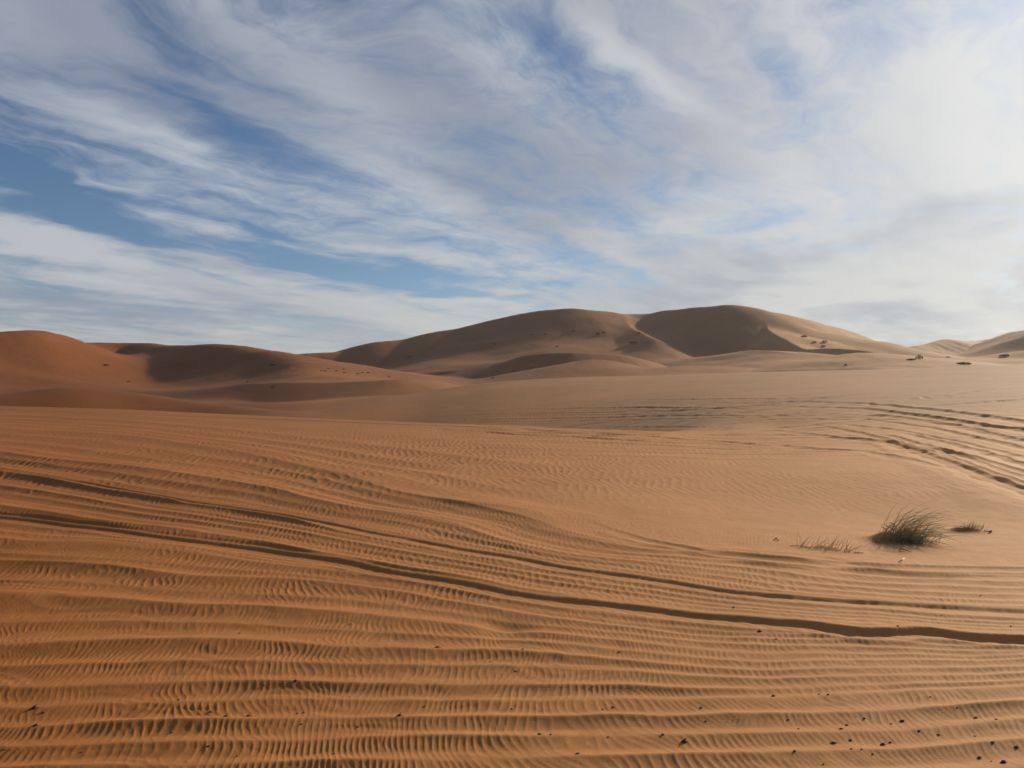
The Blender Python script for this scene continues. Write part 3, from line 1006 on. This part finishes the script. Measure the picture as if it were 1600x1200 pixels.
def blade(V, Fc, base, d0, d1, L, w, seg=7):
    """a narrow folded leaf that starts along d0 and ends along d1"""
    p = Vector(base)
    pts = [p.copy()]
    for i in range(seg):
        t = (i + 0.5) / seg
        d = (Vector(d0) * (1 - t) + Vector(d1) * t).normalized()
        p = p + d * (L / seg)
        pts.append(p.copy())
    tube(V, Fc, pts, [w * (1 - 0.85 * (i / seg) ** 1.5) for i in range(seg + 1)], 3)


def world_up(px, py, base):
    """point seen at (px,py) at the depth of base"""
    return Vector(((px - 800) / F * base.y, base.y, CAM_H + (HOR - py) / F * base.y))


rnd = random.Random(5)
# main tuft, combed over to the right by the wind
b0 = ground(1420, 844)
tuft = empty("grass_tuft", b0)
tag(tuft, "big green grass tuft combed over to the right on its own sand mound", "grass tuft", "grass tufts in the hollow")


def gz(x, y):
    """ground height near a world point (nearest grid vertex)"""
    th = math.atan2(x, y)
    c = int(np.argmin(np.abs(TH - th)))
    r = int(np.argmin(np.abs(R - math.hypot(x, y))))
    return float(Z[c, r])


def foot(dx, dy, base):
    x, y = base.x + dx, base.y + dy
    return Vector((dx, dy, gz(x, y) - base.z - 0.01))


V, Fc = [], []
V2, F2 = [], []
for i in range(260):
    dx = rnd.gauss(-0.05, 0.10)
    dy = rnd.gauss(0.0, 0.07)
    q = rnd.random()
    el0 = math.radians(20 + 60 * q)
    side = rnd.gauss(0, 0.35)
    d0 = (math.cos(el0), side, math.sin(el0))
    el1 = math.radians(-46 + 42 * q + rnd.gauss(0, 10))
    d1 = (math.cos(el1), side * 1.2, math.sin(el1))
    L = rnd.uniform(0.30, 0.66) * (0.85 + 0.25 * q)
    tgt = (V, Fc) if rnd.random() < 0.62 else (V2, F2)
    blade(*tgt, foot(dx, dy, b0), d0, d1, L, rnd.uniform(0.0016, 0.0026))
add_mesh("green_blades", V, Fc, M_GREEN, tuft)
for i in range(45):
    dx = rnd.uniform(-0.22, 0.0)
    dy = rnd.gauss(0.0, 0.07)
    a = math.radians(rnd.uniform(30, 125))
    d0 = (math.cos(a), rnd.gauss(0, 0.3), math.sin(a))
    d1 = (math.cos(a) + 0.9, 0, math.sin(a) * 0.5)
    blade(V2, F2, foot(dx, dy, b0), d0, d1, rnd.uniform(0.06, 0.20), 0.0012)
add_mesh("straw_blades", V2, F2, M_OLIVE, tuft)
V, Fc = [], []
for i in range(170):
    dx = rnd.uniform(-0.36, 0.06)
    dy = rnd.gauss(-0.02, 0.07) * (1 - abs(dx))
    a = math.radians(rnd.uniform(5, 175))
    d0 = (math.cos(a), rnd.gauss(0, 0.5), math.sin(a) * 0.7)
    d1 = (-0.6 + rnd.gauss(0, 0.5), rnd.gauss(0, 0.3), -0.1)
    blade(V, Fc, foot(dx, dy, b0), d0, d1, rnd.uniform(0.06, 0.17), 0.0015, 5)
add_mesh("dead_stems", V, Fc, M_DRY, tuft)


def sparse(name, base, n, spread, hgt, lean, label, green, seedv):
    r = random.Random(seedv)
    e = empty(name, base)
    tag(e, label, "grass tuft", "grass tufts in the hollow")
    V, Fc, V2, F2 = [], [], [], []
    for i in range(n):
        t = r.uniform(-1, 1) * (0.45 if i / n < green else 1.0)
        f = foot(spread * t, -0.55 * spread * t + r.gauss(0, 0.05), base)
        a = math.radians(r.gauss(66, 24))
        d0 = (math.cos(a), r.gauss(0, 0.2), math.sin(a))
        d1 = (math.cos(a) + lean, 0, math.sin(a))
        blade(*((V, Fc) if i / n < green else (V2, F2)), f, d0, d1, r.uniform(0.4, 1.0) * hgt, 0.0017, 5)
    if V:
        add_mesh("green_blades", V, Fc, M_GREEN, e)
    add_mesh("dead_stems", V2, F2, M_DRY, e)
    V, Fc = [], []
    pts = []
    for i in range(9):
        t = -1.35 + 2.7 * i / 8
        f = foot(spread * t, -0.55 * spread * t + 0.03 * math.sin(i * 2.1), base)
        f.z += 0.012 + 0.009 * math.sin(i * 1.7)
        pts.append(f)
    tube(V, Fc, pts, [0.0024 + 0.0008 * math.sin(i) for i in range(9)])
    add_mesh("runner_stem", V, Fc, M_BARK, e)
    return e


lb = ground(1290, 856)
sparse("grass_tuft", lb, 70, 0.22, 0.19, 0.5, "thin brown tuft of a few upright stems left of the big tuft", 0.0, 3)
rb = ground(1516, 828)
e = sparse("grass_tuft", rb, 140, 0.13, 0.13, 0.35, "small dark tuft of short blades right of the big tuft", 0.35, 6)
V, Fc = [], []
for i in range(120):
    f = foot(rnd.gauss(-0.05, 0.07), rnd.gauss(0, 0.03), rb)
    a = math.radians(rnd.uniform(140, 185))
    blade(V, Fc, f, (math.cos(a), rnd.gauss(0, .4), math.sin(a) + .35), (-1, -.2, -0.2), rnd.uniform(0.05, 0.15), 0.0014, 4)
add_mesh("dead_stems", V, Fc, M_DRY, e)


def twig(pxs, rads, label, mat=None, cat="twig", name="twig", lift=0.02):
    base = ground(*pxs[0][:2])
    V, Fc = [], []
    pts = []
    for (a, b, h) in pxs:
        g = ground(a, b)
        g.z += h + lift * 0.3
        g.y = g.y * 0.5 + base.y * 0.5 if h > 0.05 else g.y
        pts.append(g - base)
    tube(V, Fc, pts, rads, 6)
    o = add_mesh(name, V, Fc, mat or M_BARK, None, base)
    tag(o, label, cat)
    return o


twig([(1395, 829, 0.004), (1388, 826, 0.015), (1381, 823, 0.02)], [0.011, 0.009, 0.004], "pale broken stick lying at the left edge of the big tuft", name="dead_stick", cat="stick")
twig([(1399, 824, 0.004), (1394, 821, 0.015), (1389, 820, 0.02)], [0.008, 0.007, 0.003], "short tan stick just above the pale broken stick by the big tuft", name="dead_stick", cat="stick")
st = ground(1396, 822)
V, Fc = [], []
tube(V, Fc, [Vector((0, 0, 0)), Vector((0.05, 0, 0.09)), Vector((0.075, 0, 0.15)), Vector((0.12, 0.02, 0.21)), Vector((0.20, 0.02, 0.245))], [0.004, 0.0035, 0.003, 0.002, 0.001])
tube(V, Fc, [Vector((0.06, 0, 0.11)), Vector((0.055, 0.01, 0.16)), Vector((0.09, 0.02, 0.2))], [0.003, 0.002, 0.001])
o = add_mesh("dead_stalk", V, Fc, M_DRY, tuft)
o.location = st - b0
twig([(1405, 859, 0.0), (1409, 860, 0.012), (1414, 862, 0.006), (1424, 864, 0.0)], [0.003, 0.009, 0.006, 0.002], "small dry leaf curled on smooth sand below the big tuft", cat="dry leaf", name="dry_leaf")
twig([(1402, 879, 0.0), (1408, 879, 0.012), (1413, 877, 0.02)], [0.003, 0.006, 0.006], "pale chip catching the sun at the edge of the tracks below the big tuft", M_PALE, "wood chip", "wood_chip")
twig([(1209, 845, 0.0), (1213, 844, 0.012), (1217, 846, 0.0)], [0.004, 0.008, 0.003], "tiny brown twig on the sand to the far left of the tufts")
twig([(1545, 833, 0.0), (1548, 833, 0.016), (1551, 831, 0.01)], [0.006, 0.010, 0.007], "pale twig end poking up at the right tip of the small dark tuft", M_BARK)


# pebbles and shards on the near sand
def lump(name, base, rx, ry, rz, seedv, spike, mat):
    r = random.Random(seedv)
    V, Fc = [], []
    nu, nv = 10, 6
    off = Vector((r.random() * 50, r.random() * 50, 0))
    for j in range(nv + 1):
        ph_ = math.pi * j / nv
        for i in range(nu):
            a = 2 * math.pi * i / nu
            d = Vector((math.sin(ph_) * math.cos(a), math.sin(ph_) * math.sin(a), math.cos(ph_)))
            k = 1 + 0.45 * mnoise.noise(d * 1.6 + off) + 0.18 * mnoise.noise(d * 4 + off)
            V.append(Vector((d.x * rx * k, d.y * ry * k, d.z * rz * k + rz * 0.25)))
    for j in range(nv):
        for i in range(nu):
            i2 = (i + 1) % nu
            Fc.append((j * nu + i, (j + 1) * nu + i, (j + 1) * nu + i2, j * nu + i2))
    if spike:
        tube(V, Fc, [Vector((-rx * 1.7, 0, rz * 0.1)), Vector((-rx * 0.3, 0, rz * 0.7)), Vector((rx * 0.9, 0.0, rz * (1.1 + spike)))],
             [rz * 0.12, rz * 0.42, rz * 0.14])
        tube(V, Fc, [Vector((rx * 0.2, 0, rz * 0.5)), Vector((rx * 2.0, 0.003, rz * 0.25))], [rz * 0.3, rz * 0.08])
    return add_mesh(name, V, Fc, mat, None, base)


BIG = {  # photo position: (width px, height px, spike, name, category, label)
    (54, 1107): (15, 8, 1.2, "wood_shard", "shard", "dark spiked shard on the crest of a sand ridge at the lower left"),
    (67, 1114): (11, 6, 0, "pebble", "pebble", "flat dark lump just below the spiked shard at the lower left"),
    (56, 1135): (14, 6, 0.9, "wood_shard", "shard", "dark slanting shard at the left end of a short bright ridge, lower left"),
    (353, 1120): (14, 6, 0.8, "wood_shard", "shard", "long dark splinter, middle one of three in a row on the lower left sand"),
    (328, 1114): (9, 6, 0.3, "pebble", "pebble", "dark lump, left one of three in a row on the lower left sand"),
    (388, 1120): (12, 6, 0.7, "wood_shard", "shard", "dark splinter, right one of three in a row on the lower left sand"),
    (461, 1066): (9, 5, 0.8, "wood_shard", "shard", "small dark spike standing alone on the sand above the row of splinters"),
    (624, 1119): (12, 7, 0.9, "wood_shard", "shard", "dark pointed shard on the dark face of a ridge left of the bottom middle"),
    (684, 1012): (14, 5, 0.4, "wood_shard", "shard", "thin dark splinter alone above the middle of the near ridges"),
    (1069, 1162): (15, 9, 0.9, "wood_shard", "shard", "largest dark shard near the bottom middle with sand heaped round it"),
    (1186, 988): (10, 6, 0.5, "wood_shard", "shard", "dark shard just below the deep right wheel track"),
    (1146, 950): (7, 4, 0, "pebble", "pebble", "small dark pebble between the two wheel tracks right of the middle"),
    (1208, 1089): (9, 5, 0.3, "pebble", "pebble", "dark triangular pebble on a bright crest left of a close pair"),
    (1279, 1086): (6, 4, 0, "pebble", "pebble", "left one of a close pair of dark pebbles on a bright crest"),
    (1294, 1087): (7, 5, 0, "pebble", "pebble", "right one of a close pair of dark pebbles on a bright crest"),
    (1410, 1129): (13, 6, 0.3, "pebble", "pebble", "broad dark pebble on a crest in the lower right"),
    (1436, 1144): (9, 5, 0, "pebble", "pebble", "dark pebble directly below right of the broad one in the lower right"),
    (1379, 1165): (12, 8, 0.2, "pebble", "pebble", "tall dark lump with a long shadow in the scatter at the lower right"),
    (1302, 1162): (16, 5, 0.2, "wood_shard", "shard", "wide flat dark shard at the left of the scatter at the lower right"),
    (1329, 1159): (10, 5, 0.2, "pebble", "pebble", "dark lump between the wide flat shard and the tall lump, lower right"),
    (1524, 1122): (9, 5, 0.2, "pebble", "pebble", "dark pebble at a ridge foot near the right edge"),
    (1531, 1186): (11, 6, 0.6, "wood_shard", "shard", "dark shard close to the bottom edge left of the corner lump"),
    (1568, 1192): (14, 9, 0.1, "pebble", "pebble", "large dark lump in the bottom right corner"),
    (1588, 1168): (12, 6, 0.5, "wood_shard", "shard", "dark shard at the right edge just above the corner lump"),
    (1580, 979): (5, 4, 0, "pebble", "pebble", "lone dark pebble right above the deep track at the right edge"),
    (1532, 931): (4, 3, 0, "pebble", "pebble", "lone dark speck among the smooth tracks at the right"),
}
SMALL = [(412, 1071), (279, 1094), (465, 1116), (474, 1114), (470, 1132), (559, 1137), (375, 990), (268, 1147), (326, 1168), (371, 1182), (127, 1176),
         (521, 1179), (663, 1106), (766, 1035), (806, 1051), (817, 1015), (926, 1074), (800, 1109), (941, 1110), (957, 1107), (843, 1148), (860, 1149),
         (950, 1153), (903, 1179), (1036, 1149), (1096, 1108), (967, 1021), (1178, 953), (1454, 1090), (1103, 1128), (1232, 1126), (1247, 1140), (1314, 1140),
         (1323, 1134), (1351, 1124), (1393, 1132), (1467, 1149), (1523, 1151), (1330, 1172), (1346, 1171), (1242, 1176), (1364, 1181), (1391, 1162),
         (1287, 1195), (1403, 979), (1471, 962), (1213, 999), (1496, 1108), (1549, 1190), (1556, 1125), (1550, 1163), (7, 1172), (483, 1066)]
k = 0
for (px, py), (wpx, hpx, sp, nm, cat, lab) in BIG.items():
    g = ground(px, py)
    sc = g.y / F
    o = lump(nm, g + Vector((0, 0, -0.001)), wpx * sc * 0.26, wpx * sc * 0.21, hpx * sc * 0.38, 100 + k, sp, M_STONE)
    tag(o, lab, cat, "dark shards and pebbles strewn over the near sand")
    k += 1
protos = []
for (px, py) in SMALL:
    g = ground(px, py)
    sc = g.y / F
    if len(protos) < 6:
        o = lump("pebble", g, 0.0054, 0.0045, 0.0038, 300 + k, 0.4 if k % 3 == 0 else 0, M_STONE)
        protos.append(o)
    else:
        o = protos[k % 6].copy()
        COL.objects.link(o)
        o.location = g
        q = rnd.uniform(0.7, 1.25)
        o.scale = (q * 1.1, q, q)
        o.rotation_euler = (0, 0, rnd.uniform(-0.5, 0.5))
    tag(o, "tiny dark pebble strewn on the rippled near sand", "pebble", "tiny dark pebbles strewn over the near sand")
    k += 1
g = ground(549, 976)
o = lump("pale_chip", g, 0.010, 0.007, 0.010, 77, 0, M_PALE)
tag(o, "single white chip on a ridge crest left of the middle, below the tracks", "chip")


# shrubs on the far dunes
def shrub(px, py, wpx, hpx, label, mat, seedv, n=170, group="desert shrubs on the far dunes"):
    r = random.Random(seedv)
    g = ground(px, py)
    sc = g.length / F
    rx, rz = wpx * sc * 0.42, hpx * sc * 0.8
    e = empty("desert_shrub", g)
    tag(e, label, "shrub", group)
    V, Fc = [], []
    for i in range(n):
        a = r.uniform(0, 2 * math.pi)
        q = math.sqrt(r.random())
        hh = r.random() ** 0.7 * math.sqrt(max(0, 1 - q * q)) * (0.75 + 0.25 * r.random())
        c = Vector((math.cos(a) * q * rx, math.sin(a) * q * rx, hh * rz + 0.02 * rz))
        s = rx * r.uniform(0.10, 0.2)
        d1 = Vector((r.gauss(0, 1), r.gauss(0, 1), r.gauss(0, 1))).normalized() * s
        d2 = Vector((r.gauss(0, 1), r.gauss(0, 1), r.gauss(0, 1))).normalized() * s * 0.6
        b = len(V)
        V += [c - d1, c + d2, c + d1, c - d2]
        Fc.append((b, b + 1, b + 2, b + 3))
    add_mesh("foliage", V, Fc, mat, e, smooth=False)
    V, Fc = [], []
    for i in range(9):
        a = r.uniform(0, 2 * math.pi)
        tube(V, Fc, [Vector((0, 0, -0.1 * rz)), Vector((math.cos(a) * rx * .35, math.sin(a) * rx * .35, rz * .5)),
                     Vector((math.cos(a) * rx * .7, math.sin(a) * rx * .7, rz * .85))], [rx * .05, rx * .03, rx * .01], 4)
    add_mesh("stems", V, Fc, M_DRY, e)
    return e


SHRUBS = [
    (427, 607, 8, 6, "small dark shrub alone on the low dunes left of the middle", 0),
    (1436, 561, 12, 9, "round grey bush in the saddle between the central and right dunes", 1),
    (1423, 563, 14, 3, "low straggling scrub left of the round grey bush", 0),
    (1322, 572, 6, 4, "small brown shrub on the pale slope left of the round grey bush", 0),
    (1569, 557, 14, 4, "flat dark shrub on the crest at the far right", 0),
    (1481, 559, 6, 2, "tiny shrub on the sand right of the round grey bush", 0),
    (1505, 569, 20, 3, "wide low scrub patch on the shaded hollow at the right", 0),
    (1256, 527, 11, 4, "topmost shrub on the bright sunlit dune face", 0),
    (1272, 536, 8, 3, "left lower shrub on the bright sunlit dune face", 0),
    (1288, 536, 10, 5, "right middle shrub on the bright sunlit dune face", 0),
    (1287, 542, 8, 3, "lowest shrub on the bright sunlit dune face", 0),
    (990, 537, 17, 4, "wide dark shrub on the slope under the saddle of the central dunes", 0),
    (943, 522, 6, 4, "right one of two shrubs on the slope of the left central dune", 0),
    (935, 523, 8, 3, "left one of two shrubs on the slope of the left central dune", 0),
    (895, 519, 9, 5, "dark shrub on the middle of the left central dune", 0),
    (852, 524, 7, 3, "low shrub left of the middle of the left central dune", 0),
    (830, 523, 5, 2, "small shrub farther left on the left central dune", 0),
    (870, 542, 7, 2, "thin shrub low on the left central dune", 0),
    (1021, 522, 4, 3, "small shrub just right of the spur between the two central peaks", 0),
    (998, 522, 5, 3, "small shrub on the spur between the two central peaks", 0),
    (773, 539, 7, 2, "faint shrub on the dark left flank of the central dunes", 0),
    (640, 559, 8, 3, "faint shrub low on the left end of the central dunes", 0),
    (425, 572, 10, 2, "faint low shrub on the dark face of the left dune", 0),
    (386, 597, 6, 2, "tiny shrub at the foot of the left dune", 0),
    (200, 597, 6, 2, "tiny shrub on the pale sand below the left dune", 0),
    (166, 572, 9, 3, "scrubby clump in the hollow of the left dune", 0),
    (1133, 480, 4, 2, "tiny dark bush on the very top of the central dune", 0),
    (771, 591, 6, 2, "tiny shrub on the low crest in front of the central dunes", 0),
    (266, 693, 5, 2, "", 0),
]
for i, (px, py, wp, hp, lab, mt) in enumerate(SHRUBS):
    if lab:
        shrub(px, py, wp, hp, lab, (M_SCRUB, M_SCRUB2)[mt], 500 + i)
# scrub strung along the valley behind the left dune
r = random.Random(9)
for i in range(10):
    t = r.random()
    shrub(508 + 112 * t + r.gauss(0, 4), 577 + 14 * t + r.gauss(0, 2.5), r.uniform(4, 9), r.uniform(1.5, 2.5),
          "low scrub in the strip along the foot of the central dunes, left part", (M_SCRUB, M_SCRUB2)[i % 2], 700 + i, 80, "scrub strip at the foot of the central dunes")

# ------------------------------------------------------------------ thin desert haze
hm = bpy.data.materials.new("haze")
hm.use_nodes = True
N = NT(hm.node_tree)
out = N.n('ShaderNodeOutputMaterial')
pv = N.n('ShaderNodeVolumePrincipled')
pv.inputs['Color'].default_value = (0.80, 0.84, 0.92, 1)
pv.inputs['Density'].default_value = HAZE
pv.inputs['Anisotropy'].default_value = 0.45
N.t.links.new(pv.outputs[0], out.inputs['Volume'])
zt, zb = float(Z.max()) + 3.0, float(Z.min()) - 1.0
h = 4100.0
V = [(-h, -h, zb), (h, -h, zb), (h, h, zb), (-h, h, zb), (-h, -h, zt), (h, -h, zt), (h, h, zt), (-h, h, zt)]
hz = add_mesh("haze", V, [(3, 2, 1, 0), (4, 5, 6, 7), (0, 1, 5, 4), (1, 2, 6, 5), (2, 3, 7, 6), (3, 0, 4, 7)], hm, smooth=False)
tag(hz, kind='stuff')
